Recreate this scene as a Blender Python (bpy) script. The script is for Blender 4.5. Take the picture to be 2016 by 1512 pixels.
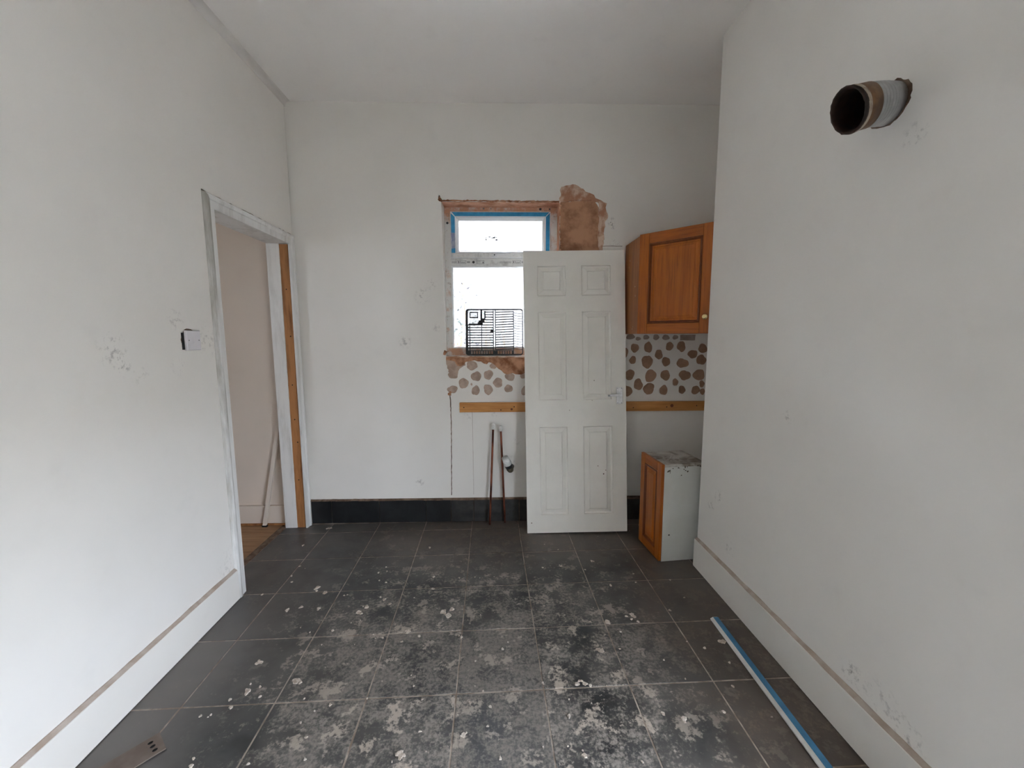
import bpy, bmesh, math, random
from mathutils import Matrix, Vector

sc = bpy.context.scene
col = sc.collection
for o in list(bpy.data.objects):
    bpy.data.objects.remove(o, do_unlink=True)

# ------------------------------------------------------------------ camera
FPX = 801.63
YAW, PITCH, ROLL, CAMH = 0.0426, 0.1155, -0.0031, 1.3424
cd = bpy.data.cameras.new('camera')
cam = bpy.data.objects.new('camera', cd)
col.objects.link(cam)
sc.camera = cam
cd.sensor_width = 36.0
cd.lens = FPX / 2016.0 * 36.0
cd.clip_start = 0.05
fwd = Vector((math.sin(YAW) * math.cos(PITCH), math.cos(YAW) * math.cos(PITCH), -math.sin(PITCH)))
rgt0 = Vector((math.cos(YAW), -math.sin(YAW), 0))
up0 = rgt0.cross(fwd)
rgt = math.cos(ROLL) * rgt0 + math.sin(ROLL) * up0
upv = -math.sin(ROLL) * rgt0 + math.cos(ROLL) * up0
cm = Matrix((rgt, upv, -fwd)).transposed().to_4x4()
cm.translation = Vector((0, 0, CAMH))
cam.matrix_world = cm

# ------------------------------------------------------------------ world, daylight, exposure
SKY = 1.0
w = bpy.data.worlds.new('overcast_sky')
sc.world = w
w.use_nodes = True
bg = w.node_tree.nodes['Background']
bg.inputs[0].default_value = (0.83, 0.92, 1.07, 1)
bg.inputs[1].default_value = SKY
sc.view_settings.view_transform = 'Standard'
sc.view_settings.look = 'None'
sc.view_settings.gamma = 1.0
sc.view_settings.use_curve_mapping = False
sc.view_settings.exposure = 4.78
sc.cycles.max_bounces = 9
sc.cycles.diffuse_bounces = 7
sc.cycles.glossy_bounces = 3
sc.cycles.transparent_max_bounces = 8
sc.cycles.use_adaptive_sampling = True
sc.cycles.adaptive_threshold = 0.3
sc.cycles.sample_clamp_indirect = 8.0
sc.cycles.use_denoising = True


def portal(name, loc, rot, sx, sy):
    l = bpy.data.lights.new(name, 'AREA')
    l.shape = 'RECTANGLE'
    l.size, l.size_y = sx, sy
    l.cycles.is_portal = True
    o = bpy.data.objects.new(name, l)
    col.objects.link(o)
    o.location = loc
    o.rotation_euler = rot


# daylight enters by the kitchen window, plus unseen openings assumed low at right and in the hall
portal('portal_kitchen_window', (0.05, 3.058, 1.73), (math.radians(-90), 0, -0.02), 0.80, 1.05)
portal('portal_side_opening', (1.56, -0.078, 0.470), (0, math.radians(90), 0), 0.840, 1.685)
portal('portal_hall_window', (-2.80, 1.0, 1.6), (0, math.radians(-90), 0), 0.52, 0.42)

# ------------------------------------------------------------------ material helpers
def srgb(r, g, b):
    f = lambda c: (c / 255 / 12.92) if c / 255 <= 0.04045 else ((c / 255 + 0.055) / 1.055) ** 2.4
    return (f(r), f(g), f(b))


class NT:
    def __init__(s, name):
        s.m = bpy.data.materials.new(name)
        s.m.use_nodes = True
        s.t = s.m.node_tree
        s.b = s.t.nodes['Principled BSDF']
        s.out = s.t.nodes['Material Output']

    def n(s, typ, **kw):
        nd = s.t.nodes.new(typ)
        for k, v in kw.items():
            if k.startswith('i_'):
                key = k[2:]
                key = int(key) if key.isdigit() else key.replace('_', ' ')
                s.put(nd.inputs[key], v)
            else:
                setattr(nd, k, v)
        return nd

    def put(s, sock, v):
        if hasattr(v, 'is_output'):
            s.t.links.new(v, sock)
        elif isinstance(v, (tuple, list)) and sock.type == 'RGBA':
            sock.default_value = tuple(v)[:3] + (1,)
        else:
            sock.default_value = v

    def math(s, op, a, b=0.0, clamp=False):
        nd = s.n('ShaderNodeMath', operation=op, use_clamp=clamp)
        s.put(nd.inputs[0], a)
        s.put(nd.inputs[1], b)
        return nd.outputs[0]

    def mix(s, f, a, b):
        nd = s.n('ShaderNodeMix', data_type='RGBA')
        s.put(nd.inputs[0], f)
        s.put(nd.inputs[6], a)
        s.put(nd.inputs[7], b)
        return nd.outputs[2]

    def ramp(s, x, lo, hi, a=0.0, b=1.0, smooth=True):
        nd = s.n('ShaderNodeMapRange', interpolation_type='SMOOTHSTEP' if smooth else 'LINEAR')
        s.put(nd.inputs[0], x)
        nd.inputs[1].default_value, nd.inputs[2].default_value = lo, hi
        nd.inputs[3].default_value, nd.inputs[4].default_value = a, b
        return nd.outputs[0]

    def pos(s, world=True, scale=(1, 1, 1)):
        src = s.n('ShaderNodeNewGeometry').outputs['Position'] if world else s.n('ShaderNodeTexCoord').outputs['Object']
        if scale == (1, 1, 1):
            return src
        mp = s.n('ShaderNodeVectorMath', operation='MULTIPLY')
        s.put(mp.inputs[0], src)
        mp.inputs[1].default_value = scale
        return mp.outputs[0]

    def noise(s, v, sc_, det=4, rough=.55, dist=0.0):
        nd = s.n('ShaderNodeTexNoise')
        s.put(nd.inputs['Vector'], v)
        nd.inputs['Scale'].default_value = sc_
        nd.inputs['Detail'].default_value = det
        nd.inputs['Roughness'].default_value = rough
        nd.inputs['Distortion'].default_value = dist
        return nd.outputs[0]

    def near(s, v, p, r0, r1):
        nd = s.n('ShaderNodeVectorMath', operation='DISTANCE')
        s.put(nd.inputs[0], v)
        nd.inputs[1].default_value = p
        return s.ramp(nd.outputs['Value'], r0, r1, 1.0, 0.0)

    def bump(s, h, strength, dist=.01):
        nd = s.n('ShaderNodeBump')
        nd.inputs['Strength'].default_value = strength
        nd.inputs['Distance'].default_value = dist
        s.put(nd.inputs['Height'], h)
        s.t.links.new(nd.outputs[0], s.b.inputs['Normal'])

    def fin(s, color, rough=.6, metal=0.0, spec=.5):
        s.put(s.b.inputs['Base Color'], color)
        s.put(s.b.inputs['Roughness'], rough)
        s.put(s.b.inputs['Metallic'], metal)
        s.put(s.b.inputs['Specular IOR Level'], spec)
        return s.m


def simple(name, c1, c2=None, scale=20, lo=.35, hi=.65, rough=.6, metal=0., spec=.5, bump=0., bscale=60, world=False, stretch=(1, 1, 1), det=5):
    t = NT(name)
    v = t.pos(world, stretch)
    c = c1
    if c2 is not None:
        c = t.mix(t.ramp(t.noise(v, scale, det, .6), lo, hi), c1, c2)
    if bump:
        t.bump(t.noise(v, bscale, 5, .6), bump, .004)
    return t.fin(c, rough, metal, spec)


# ---- paint: white emulsion with mottling, roller stipple and scuff marks at given places
def paint(name, base, tint, scuffs=(), var=.5, rough=.75):
    t = NT(name)
    v = t.pos(True)
    c = t.mix(t.math('MULTIPLY', t.ramp(t.noise(v, 1.7, 3, .6), .35, .7), var), base, tint)
    c = t.mix(t.math('MULTIPLY', t.ramp(t.noise(v, 6, 3, .7), .55, .85), .10), c, (.50, .48, .45))
    grit = t.noise(v, 45, 3, .7) if scuffs else None
    for p, r, k in scuffs:
        m = t.math('MULTIPLY', t.near(v, p, r * .15, r), t.ramp(grit, .5, .68))
        c = t.mix(t.math('MULTIPLY', m, k), c, (.16, .15, .14))
    return t.fin(c, rough, 0, .3)


WHITE = (.82, .795, .75)
WTINT = (.76, .735, .69)
m_wall_l = paint('painted_plaster_left', WHITE, WTINT, [
    ((-1.345, 1.50, 1.30), .08, .5), ((-1.345, 1.53, 1.24), .05, .5), ((-1.345, 1.60, 1.20), .05, .35), ((-1.345, 1.79, 1.22), .05, .5),
    ((-1.345, 1.98, 1.33), .10, .35), ((-1.345, 1.80, 1.42), .06, .35), ((-1.345, 2.0, 0.2), .12, .25)])
m_wall_b = paint('painted_plaster_back', WHITE, (.76, .735, .685), [
    ((-.49, 2.87, 1.62), .07, .5), ((-.43, 2.87, 1.70), .05, .4), ((-.62, 2.87, 1.31), .06, .45), ((-.40, 2.87, 1.40), .04, .4),
    ((.80, 2.845, 2.12), .035, .9), ((.81, 2.845, 2.09), .03, .9), ((.83, 2.845, 1.97), .05, .4), ((-.55, 2.87, .30), .05, .45),
    ((-.2, 2.866, .78), .05, .4), ((.0, 2.862, .79), .03, .6), ((.16, 2.86, .60), .04, .4), ((.12, 2.86, .45), .06, .35)])
m_wall_r = paint('painted_plaster_right', (.86, .84, .80), (.81, .79, .75), [  # same paint as the other walls, lightened to make up for weak light
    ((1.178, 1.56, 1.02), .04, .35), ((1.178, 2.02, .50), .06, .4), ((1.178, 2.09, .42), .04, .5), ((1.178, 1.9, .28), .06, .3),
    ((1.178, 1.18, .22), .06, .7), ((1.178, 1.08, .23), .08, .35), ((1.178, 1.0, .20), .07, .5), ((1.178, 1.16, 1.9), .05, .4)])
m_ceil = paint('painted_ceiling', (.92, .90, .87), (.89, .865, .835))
m_hall = paint('hall_paint', (.72, .64, .56), (.66, .58, .50))
m_out = simple('rendered_outside_wall', (.5, .48, .45), (.42, .40, .37), rough=.9)
m_gloss = paint('white_gloss_paint', (.84, .815, .765), (.79, .765, .715), [], .5, .45)


def dirty_gloss(name, dirt, lo, hi, stretch=1.0):
    t = NT(name)
    v = t.pos(True)
    v2 = t.pos(True, (1, 1, stretch))
    c = t.mix(t.ramp(t.noise(v2, 16, 5, .65), lo, hi), (.79, .785, .765), dirt)
    return t.fin(c, .55, 0, .4)


m_arch = dirty_gloss('worn_architrave_paint', (.60, .59, .555), .45, .75, .15)
m_archd = dirty_gloss('stripped_moulding_paint', (.36, .345, .30), .28, .62, .12)
m_dust = simple('dusty_skirting_top', (.42, .335, .27), (.55, .48, .42), 12, rough=.9, world=True)
m_rawwood = simple('bare_pine_strip', srgb(176, 122, 72), srgb(110, 66, 34), 9, .4, .8, rough=.7, world=True, stretch=(3, 3, .35), bump=.2)
m_plaster = simple('pink_plaster', srgb(226, 176, 146), srgb(186, 130, 98), 11, .35, .65, rough=.95, world=True, bump=.5, bscale=40)
m_plaster_d = simple('wet_brown_plaster', srgb(190, 144, 112), srgb(140, 96, 68), 8, .4, .7, rough=.9, world=True, bump=.4, bscale=30)
m_plaster_f = simple('feathered_plaster_edge', srgb(216, 190, 170), srgb(176, 130, 102), 13, .4, .62, rough=.95, world=True, bump=.5, bscale=45)
m_scrape = simple('scraped_brick_plaster', srgb(196, 148, 116), srgb(134, 86, 56), 14, .36, .66, rough=.95, world=True, bump=.7, bscale=35)
m_dab_l = simple('greyed_adhesive_dab', srgb(190, 168, 152), srgb(168, 146, 130), 25, rough=.95, world=True, bump=.3)
m_dab_r = simple('brown_adhesive_dab', srgb(168, 134, 110), srgb(150, 118, 94), 22, rough=.95, world=True, bump=.3)
m_dab_p = simple('painted_over_dab', srgb(172, 158, 146), srgb(156, 138, 124), 22, rough=.95, world=True)
m_grout = simple('dirty_grout', srgb(182, 170, 158), srgb(134, 120, 107), 14, rough=.95, world=True, bump=.3)
m_mortar = simple('brown_mortar', srgb(128, 108, 90), srgb(90, 70, 54), 25, rough=.95, world=True, bump=.6)
m_black = simple('black_recess', (.01, .01, .01), rough=.9)
m_splat = simple('dried_plaster_splash', srgb(214, 206, 196), srgb(170, 156, 142), 60, rough=.9, world=True)


def tile_mat(name, skirting=False):
    t = NT(name)
    v = t.pos(True)
    rnd = t.n('ShaderNodeObjectInfo').outputs['Random']
    base = t.mix(t.ramp(t.noise(v, 7, 3, .65, .6), .35, .7), (.014, .016, .018), (.040, .044, .046))
    if skirting:
        x = t.n('ShaderNodeSeparateXYZ', i_0=v).outputs[0]
        dust = t.math('MULTIPLY', t.ramp(x, -.36, -.28), t.ramp(t.noise(v, 13, 7, .7), .35, .75, .15, .75))
        c = t.mix(t.math('MULTIPLY', dust, .30), t.mix(.6, base, (.006, .006, .0065)), (.20, .18, .155))
        t.bump(t.noise(v, 30, 4), .12, .003)
        return t.fin(c, t.math('ADD', t.math('MULTIPLY', dust, .4), .30), 0, .5)
    xyz = t.n('ShaderNodeSeparateXYZ', i_0=v).outputs
    x, y = xyz[0], xyz[1]
    # trodden plaster dust, thickest in the middle of the floor
    zone = t.math('MULTIPLY', t.ramp(x, -1.15, -.55), t.math('MULTIPLY', t.ramp(x, .35, 1.0, 1, .18), t.ramp(y, 1.45, 2.55, 1, .25)))
    big = t.noise(v, 4.5, 3, .6, .4)
    fine = t.noise(v, 13, 4, .66, .35)
    grit = t.noise(v, 75, 3, .72)
    a = t.math('ADD', t.math('MULTIPLY', fine, .58), t.math('MULTIPLY', grit, .42))
    a = t.math('ADD', a, t.math('MULTIPLY', t.math('SUBTRACT', big, .5), .32))
    a = t.math('ADD', a, t.math('MULTIPLY', t.math('SUBTRACT', zone, .70), .16))
    a = t.math('ADD', a, t.ramp(rnd, 0, 1, -.035, .03))
    dust = t.math('MULTIPLY', t.ramp(a, .44, .62), t.ramp(grit, .36, .62, .52, 1.0))
    film = t.math('MULTIPLY', t.ramp(t.noise(v, 2.2, 4, .55), .3, .7), .75)
    c = t.mix(film, base, (.145, .136, .126))
    c = t.mix(t.math('MULTIPLY', dust, .74), c, (.40, .36, .315))
    pale = t.math('MULTIPLY', t.math('MULTIPLY', t.ramp(t.math('ADD', t.noise(v, 10, 3, .6), t.math('MULTIPLY', grit, .35)), .745, .83), zone), .75)
    c = t.mix(pale, c, (.60, .52, .44))
    # brown site dirt swept along the right wall and the far end
    br = t.math('MAXIMUM', t.ramp(t.math('ADD', x, t.math('MULTIPLY', big, .6)), .90, 1.32), t.math('MULTIPLY', t.math('MULTIPLY', t.ramp(y, 2.1, 2.6), t.ramp(x, -1.1, -.3, .3, 1)), .95))
    c = t.mix(t.math('MULTIPLY', br, t.ramp(a, .38, .58, .45, .85)), c, (.165, .122, .092))
    edge = t.ramp(x, -1.3, -.85, .8, 0)
    c = t.mix(t.math('MULTIPLY', edge, t.ramp(y, 1.7, 2.4, 1, .25)), c, (.19, .172, .158))
    c = t.mix(t.math('MULTIPLY', t.ramp(rnd, 0, 1, 0, .30), 1), c, (.035, .036, .037))
    rough = t.math('ADD', t.math('MULTIPLY', dust, .28), t.ramp(big, .3, .7, .34, .46))
    t.bump(t.noise(v, 9, 3, .6), .22, .004)
    return t.fin(c, rough, 0, .5)


m_tile = tile_mat('dusty_slate_tile')
m_sktile = tile_mat('black_slate_skirting_tile', True)


def wood(name, c1, c2, c3, rough=.42, axis=2, coat=0.0):
    t = NT(name)
    s = [14, 14, 14]
    s[axis] = 1.1
    v = t.pos(False, tuple(s))
    g = t.noise(v, 2.2, 6, .62, .5)
    c = t.mix(t.ramp(g, .3, .7), c1, c2)
    s2 = [90, 90, 90]
    s2[axis] = 4
    g2 = t.noise(t.pos(False, tuple(s2)), 1.4, 3, .6)
    c = t.mix(t.math('MULTIPLY', t.ramp(g2, .5, .72), .55), c, c3)
    t.bump(g2, .06, .002)
    t.b.inputs['Coat Weight'].default_value = coat
    t.b.inputs['Coat Roughness'].default_value = .25
    return t.fin(c, rough, 0, .45)


m_oak = wood('stained_oak', srgb(182, 100, 20), srgb(160, 83, 13), srgb(116, 54, 8), coat=.1)
m_oak_h = wood('stained_oak_rail', srgb(174, 94, 20), srgb(150, 78, 13), srgb(110, 50, 8), axis=0, coat=.1)
m_oak_d = wood('dark_oak_moulding', srgb(124, 62, 22), srgb(104, 50, 16), srgb(78, 36, 12), coat=.1)
m_oak_side = wood('oak_laminate_side', srgb(168, 106, 54), srgb(142, 84, 38), srgb(166, 112, 66))
m_batten = wood('pine_batten', srgb(206, 148, 86), srgb(186, 126, 66), srgb(156, 98, 48), .7, axis=0)
m_plank = wood('hall_floor_board', srgb(176, 140, 104), srgb(150, 112, 78), srgb(110, 76, 48), .65, axis=0)
m_upvc = simple('white_upvc', (.82, .83, .83), rough=.3)


def frame_mat():
    t = NT('plaster_smeared_upvc')
    v = t.pos(True)
    z = t.n('ShaderNodeSeparateXYZ', i_0=v).outputs[2]
    n1 = t.noise(v, 14, 6, .68)
    top = t.math('MAXIMUM', t.ramp(z, 2.17, 2.215), t.ramp(z, 1.275, 1.24))
    a = t.math('ADD', n1, t.math('MULTIPLY', top, .20))
    c = t.mix(t.ramp(a, .52, .76), (.74, .73, .70), srgb(206, 160, 130))
    c = t.mix(t.math('MULTIPLY', t.ramp(t.noise(v, 30, 5, .7), .55, .7), .5), c, srgb(150, 122, 100))
    t.bump(n1, .3, .003)
    return t.fin(c, .6, 0, .4)


m_frame = frame_mat()
m_sashdirt = dirty_gloss('dusty_upvc', (.50, .49, .47), .45, .7)
m_tape = simple('blue_protective_tape', srgb(52, 156, 206), srgb(40, 136, 188), 20, rough=.35)
m_tape_t = simple('torn_tape_backing', srgb(176, 180, 190), srgb(140, 150, 180), 30, rough=.6)


def glass_mat():
    t = NT('window_glass')
    for l in list(t.out.inputs[0].links):
        t.t.links.remove(l)
    tr = t.n('ShaderNodeBsdfTransparent')
    gl = t.n('ShaderNodeBsdfGlossy')
    gl.inputs['Roughness'].default_value = .02
    lw = t.n('ShaderNodeFresnel')
    lw.inputs[0].default_value = 1.45
    mx = t.n('ShaderNodeMixShader')
    t.put(mx.inputs[0], lw.outputs[0])
    t.t.links.new(tr.outputs[0], mx.inputs[1])
    t.t.links.new(gl.outputs[0], mx.inputs[2])
    # dried plaster wash at the lower left of the pane
    v = t.pos(True)
    df = t.n('ShaderNodeBsdfTranslucent')
    df.inputs[0].default_value = srgb(206, 150, 110) + (1,)
    m = t.math('MULTIPLY', t.near(v, (-.30, 2.98, 1.26), .02, .13), t.ramp(t.noise(v, 30, 5, .7), .42, .62))
    m2 = t.n('ShaderNodeMixShader')
    t.put(m2.inputs[0], t.math('MULTIPLY', m, .7))
    t.t.links.new(mx.outputs[0], m2.inputs[1])
    t.t.links.new(df.outputs[0], m2.inputs[2])
    t.t.links.new(m2.outputs[0], t.out.inputs[0])
    return t.m


m_glass = glass_mat()
m_tray = simple('dark_grey_plastic', (.016, .016, .018), (.03, .03, .032), 30, rough=.4)
m_tray_l = simple('thin_grey_plastic', (.09, .09, .092), rough=.35)
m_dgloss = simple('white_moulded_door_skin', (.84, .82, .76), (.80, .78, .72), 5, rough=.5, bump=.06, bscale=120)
m_chrome = simple('satin_chrome', (.62, .62, .63), (.5, .5, .51), 30, rough=.28, metal=1)
m_brass = simple('polished_brass', srgb(226, 206, 150), rough=.22, metal=1)
m_copper = simple('tarnished_copper', srgb(150, 88, 66), srgb(76, 42, 32), 24, .4, .65, rough=.33, metal=.9, stretch=(1, 1, .25))
m_cap = simple('white_plastic_cap', (.74, .74, .72), (.6, .6, .57), 60, rough=.45)
m_rubber = simple('black_rubber', (.012, .012, .014), rough=.55)
m_sludge = simple('dirty_grey_pipe', srgb(92, 84, 66), srgb(66, 58, 44), 30, rough=.6)
m_cabwhite = simple('white_melamine', (.66, .67, .64), (.61, .62, .58), 5, rough=.5)


def cabtop():
    t = NT('grimy_melamine_top')
    v = t.pos(False)
    a = t.ramp(t.noise(v, 9, 7, .7, .6), .38, .64)
    c = t.mix(a, (.60, .58, .54), (.20, .165, .125))
    return t.fin(c, .75, 0, .3)


m_cabtop = cabtop()
m_galv = simple('galvanised_duct', (.55, .56, .57), (.40, .41, .42), 14, rough=.34, metal=.95)
m_ductpaint = simple('paint_on_duct', (.62, .62, .60), rough=.6)
m_rust = simple('rusty_tape_band', srgb(122, 88, 52), srgb(84, 54, 30), 16, rough=.65)
m_rustdark = simple('rust_inside_duct', srgb(60, 36, 24), srgb(28, 18, 12), 20, rough=.8)
m_putty = simple('sealant_lip', srgb(170, 158, 142), srgb(110, 80, 58), 30, .45, .7, rough=.7)
m_switch = simple('switch_plastic', (.70, .67, .69), (.66, .63, .65), 10, rough=.4)
m_trimw = simple('white_pvc_trim', (.74, .74, .73), (.66, .65, .63), 25, rough=.45)
m_trimb = simple('blue_film', srgb(70, 132, 172), srgb(58, 116, 156), 14, rough=.5)
m_plate = simple('dusty_steel_plate', srgb(128, 116, 108), srgb(112, 98, 88), 9, rough=.75, world=True, metal=.1)
m_leaf = simple('shrub_leaf', (.042, .058, .048), (.060, .055, .062), 3, rough=.5, world=True)
m_stem = simple('shrub_stem', (.12, .09, .06), rough=.9)
m_ground = simple('yard_concrete', (0.45, 0.42, 0.38), (0.396, 0.37, 0.334), 2, rough=.95, world=True)
m_sky_block = simple('sky_block_wall', (.125, .122, .12), (.11, .107, .105), 3, rough=.95, world=True)
m_bounce = simple('pale_bounce_slab', (.84, .81, .76), (.78, .75, .70), 2, rough=.9, world=True)
m_print = simple('printed_ink', (.06, .06, .065), rough=.7)
m_printbox = simple('printed_ink_grey', (.20, .20, .20), rough=.7)


# ------------------------------------------------------------------ mesh helpers
class MB:
    def __init__(s):
        s.v, s.f, s.sm = [], [], []

    def add(s, vs, fs, smooth=False):
        b = len(s.v)
        s.v += [tuple(p) for p in vs]
        for f in fs:
            s.f.append([b + i for i in f])
            s.sm.append(smooth)
        return s

    def box(s, x0, x1, y0, y1, z0, z1):
        return s.add([(x0, y0, z0), (x1, y0, z0), (x1, y1, z0), (x0, y1, z0), (x0, y0, z1), (x1, y0, z1), (x1, y1, z1), (x0, y1, z1)],
                     [(0, 3, 2, 1), (4, 5, 6, 7), (0, 1, 5, 4), (1, 2, 6, 5), (2, 3, 7, 6), (3, 0, 4, 7)])

    def prism(s, poly, a0, a1, axis=1, inset=0.0):
        """poly of 2D points in the other two axes (x,z for axis 1; y,z for axis 0; x,y for axis 2)"""
        n = len(poly)
        cx = sum(p[0] for p in poly) / n
        cy = sum(p[1] for p in poly) / n

        def P(p, a, k=0.0):
            q = (p[0] + (cx - p[0]) * k, p[1] + (cy - p[1]) * k)
            return (a, q[0], q[1]) if axis == 0 else (q[0], a, q[1]) if axis == 1 else (q[0], q[1], a)
        vs = [P(p, a0, inset) for p in poly] + [P(p, a1) for p in poly]
        fs = [tuple(range(n)), tuple(range(2 * n - 1, n - 1, -1))]
        for i in range(n):
            j = (i + 1) % n
            fs.append((i, n + i, n + j, j))
        return s.add(vs, fs)

    def tube(s, path, rad, n=16, cap=True, smooth=True):
        path = [Vector(p) for p in path]
        if not hasattr(rad, '__len__'):
            rad = [rad] * len(path)
        t0 = (path[1] - path[0]).normalized()
        ref = Vector((0, 0, 1)) if abs(t0.z) < .9 else Vector((1, 0, 0))
        b = len(s.v)
        for i, p in enumerate(path):
            t = (path[min(i + 1, len(path) - 1)] - path[max(i - 1, 0)]).normalized()
            a = ref.cross(t).normalized()
            c = t.cross(a)
            for k in range(n):
                an = 2 * math.pi * k / n
                s.v.append(tuple(p + (a * math.cos(an) + c * math.sin(an)) * rad[i]))
        for i in range(len(path) - 1):
            for k in range(n):
                k2 = (k + 1) % n
                s.f.append([b + i * n + k, b + i * n + k2, b + (i + 1) * n + k2, b + (i + 1) * n + k])
                s.sm.append(smooth)
        if cap:
            s.f.append([b + k for k in range(n - 1, -1, -1)])
            s.sm.append(False)
            e = b + (len(path) - 1) * n
            s.f.append([e + k for k in range(n)])
            s.sm.append(False)
        return s

    def ring(s, x0, x1, z0, z1, prof, fill=False, back=None):
        """nested rectangles in the x-z plane: prof = [(inset, y), ...]"""
        b = len(s.v)
        for i, y in prof:
            s.v += [(x0 + i, y, z0 + i), (x1 - i, y, z0 + i), (x1 - i, y, z1 - i), (x0 + i, y, z1 - i)]
        for q in range(len(prof) - 1):
            for k in range(4):
                k2 = (k + 1) % 4
                s.f.append([b + q * 4 + k, b + q * 4 + k2, b + q * 4 + 4 + k2, b + q * 4 + 4 + k])
                s.sm.append(False)
        if fill:
            e = b + (len(prof) - 1) * 4
            s.f.append([e, e + 1, e + 2, e + 3])
            s.sm.append(False)
        return s

    def build(s, name, mat, parent=None, mw=None, bevel=0.0, seg=2, recalc=True):
        me = bpy.data.meshes.new(name)
        me.from_pydata(s.v, [], s.f)
        for p, k in zip(me.polygons, s.sm):
            p.use_smooth = k
        if recalc or bevel:
            bm = bmesh.new()
            bm.from_mesh(me)
            if recalc:
                bmesh.ops.recalc_face_normals(bm, faces=bm.faces)
            if bevel:
                ed = [e for e in bm.edges if len(e.link_faces) == 2 and e.calc_face_angle(0) > .5]
                bmesh.ops.bevel(bm, geom=ed, offset=bevel, segments=seg, profile=.6, affect='EDGES', clamp_overlap=True)
            bm.to_mesh(me)
            bm.free()
        me.materials.append(mat)
        o = bpy.data.objects.new(name, me)
        col.objects.link(o)
        if parent is not None:
            o.parent = parent
        if mw is not None:
            o.matrix_world = mw
        return o


def tag(o, label=None, cat=None, group=None, kind=None):
    if label:
        o['label'] = label
    if cat:
        o['category'] = cat
    if group:
        o['group'] = group
    if kind:
        o['kind'] = kind
    return o


def empty(name, mw=None):
    o = bpy.data.objects.new(name, None)
    o.empty_display_size = .05
    col.objects.link(o)
    if mw is not None:
        o.matrix_world = mw
    return o


def struct(o, label=None):
    o['kind'] = 'structure'
    if label:
        o['label'] = label
    return o


def blob(cx, cz, rx, rz, rnd, n=18, j=.10, lobes=2):
    ph = [rnd.uniform(0, 6.28) for _ in range(4)]
    out = []
    for k in range(n):
        a = 2 * math.pi * k / n
        r = 1 + j * .6 * math.sin(2 * a + ph[0]) + j * .6 * math.sin(3 * a + ph[1]) + j * .4 * math.sin(5 * a + ph[2]) + rnd.uniform(-j, j) * .35
        out.append((cx + rx * r * math.cos(a), cz + rz * r * math.sin(a)))
    return out


def rough_poly(pts, rnd, step=.02, j=.004, closed=True):
    out = []
    n = len(pts)
    for i in range(n if closed else n - 1):
        a, b = pts[i], pts[(i + 1) % n]
        L = math.hypot(b[0] - a[0], b[1] - a[1])
        k = max(1, int(L / step))
        for q in range(k):
            t = q / k
            out.append((a[0] + (b[0] - a[0]) * t + rnd.uniform(-j, j), a[1] + (b[1] - a[1]) * t + rnd.uniform(-j, j)))
    return out


# ------------------------------------------------------------------ setting
XL, XR, ZC, YR = -1.345, 1.178, 2.863, -1.6
YB, AB = 2.862, -0.02                      # back wall plane: y = YB at x = 0, turned slightly
XA, YC = 1.512, 2.215                      # alcove side wall, corner of the chimney breast
WB = Matrix.Translation((0, YB, 0)) @ Matrix.Rotation(AB, 4, 'Z')   # wall frame: x along, y into the wall, z up
rnd = random.Random(7)

# outside ground
struct(MB().box(-14, 14, -14, 18, -.45, -.25).build('floor_yard', m_ground), 'concrete yard outside the house')

struct(MB().box(-9, 9, 8.0, 8.3, -.25, 4.4).build('wall_sky_block', m_sky_block), 'dark wall added across the yard to block low sky light')  # house wall added to cut low sky light entering the window

struct(MB().box(-6, 6, 3.1, 7.9, -.27, -.2).build('floor_bounce', m_bounce), 'pale slab added outside the kitchen window to bounce light upward')  # added as a reflector to lift the light on the ceiling

# left wall with doorway notch
DN0, DN1, DTOP = 2.085, 2.815, 1.955       # clear opening of the doorway
b = MB().prism([(YR, -.2), (DN0 - .03, -.2), (DN0 - .03, DTOP + .03), (DN1 + .03, DTOP + .03), (DN1 + .03, -.2), (2.875, -.2), (2.875, 2.95), (YR, 2.95)], XL - .13, XL, 0)
wall_left = struct(b.build('wall_left', m_wall_l), 'white painted wall with the open doorway')

# right wall (chimney breast) with an unseen low opening, sized to light the left wall
b = MB()
b.box(XR, 1.56, YR, -0.9, -.2, 2.95)
b.box(XR, 1.56, 0.745, YC, -.2, 2.95)
b.box(XR, 1.56, -0.9, 0.745, -.2, .06)
b.box(XR, 1.56, -0.9, 0.745, 0.88, 2.95)
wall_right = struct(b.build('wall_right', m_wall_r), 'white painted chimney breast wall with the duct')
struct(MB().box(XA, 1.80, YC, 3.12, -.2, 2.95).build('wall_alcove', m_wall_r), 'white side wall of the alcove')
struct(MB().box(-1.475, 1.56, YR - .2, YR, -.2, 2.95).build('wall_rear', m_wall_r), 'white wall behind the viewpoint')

# back wall with window opening: splayed inner reveal, then a square through-hole
b = MB()
F0 = [(-.336, 1.206), (.450, 1.203), (.450, 2.242), (-.350, 2.244)]
F1 = [(-.346, 1.208), (.449, 1.208), (.449, 2.252), (-.346, 2.252)]
O = [(-1.42, -.2), (1.80, -.2), (1.80, 2.95), (-1.42, 2.95)]
vs = [(x, 0, z) for x, z in O] + [(x, 0, z) for x, z in F0] + [(x, .11, z) for x, z in F1] + [(x, .19, z) for x, z in F1] + [(x, .19, z) for x, z in O]
fs = []
for k in range(4):
    q = (k + 1) % 4
    fs += [(k, q, 4 + q, 4 + k), (4 + k, 4 + q, 8 + q, 8 + k), (8 + k, 8 + q, 12 + q, 12 + k), (12 + k, 12 + q, 16 + q, 16 + k), (16 + k, 16 + q, q, k)]
b.add(vs, fs)
wall_back = struct(b.build('wall_back', m_wall_b, mw=WB), 'white painted wall with the window')

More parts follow.
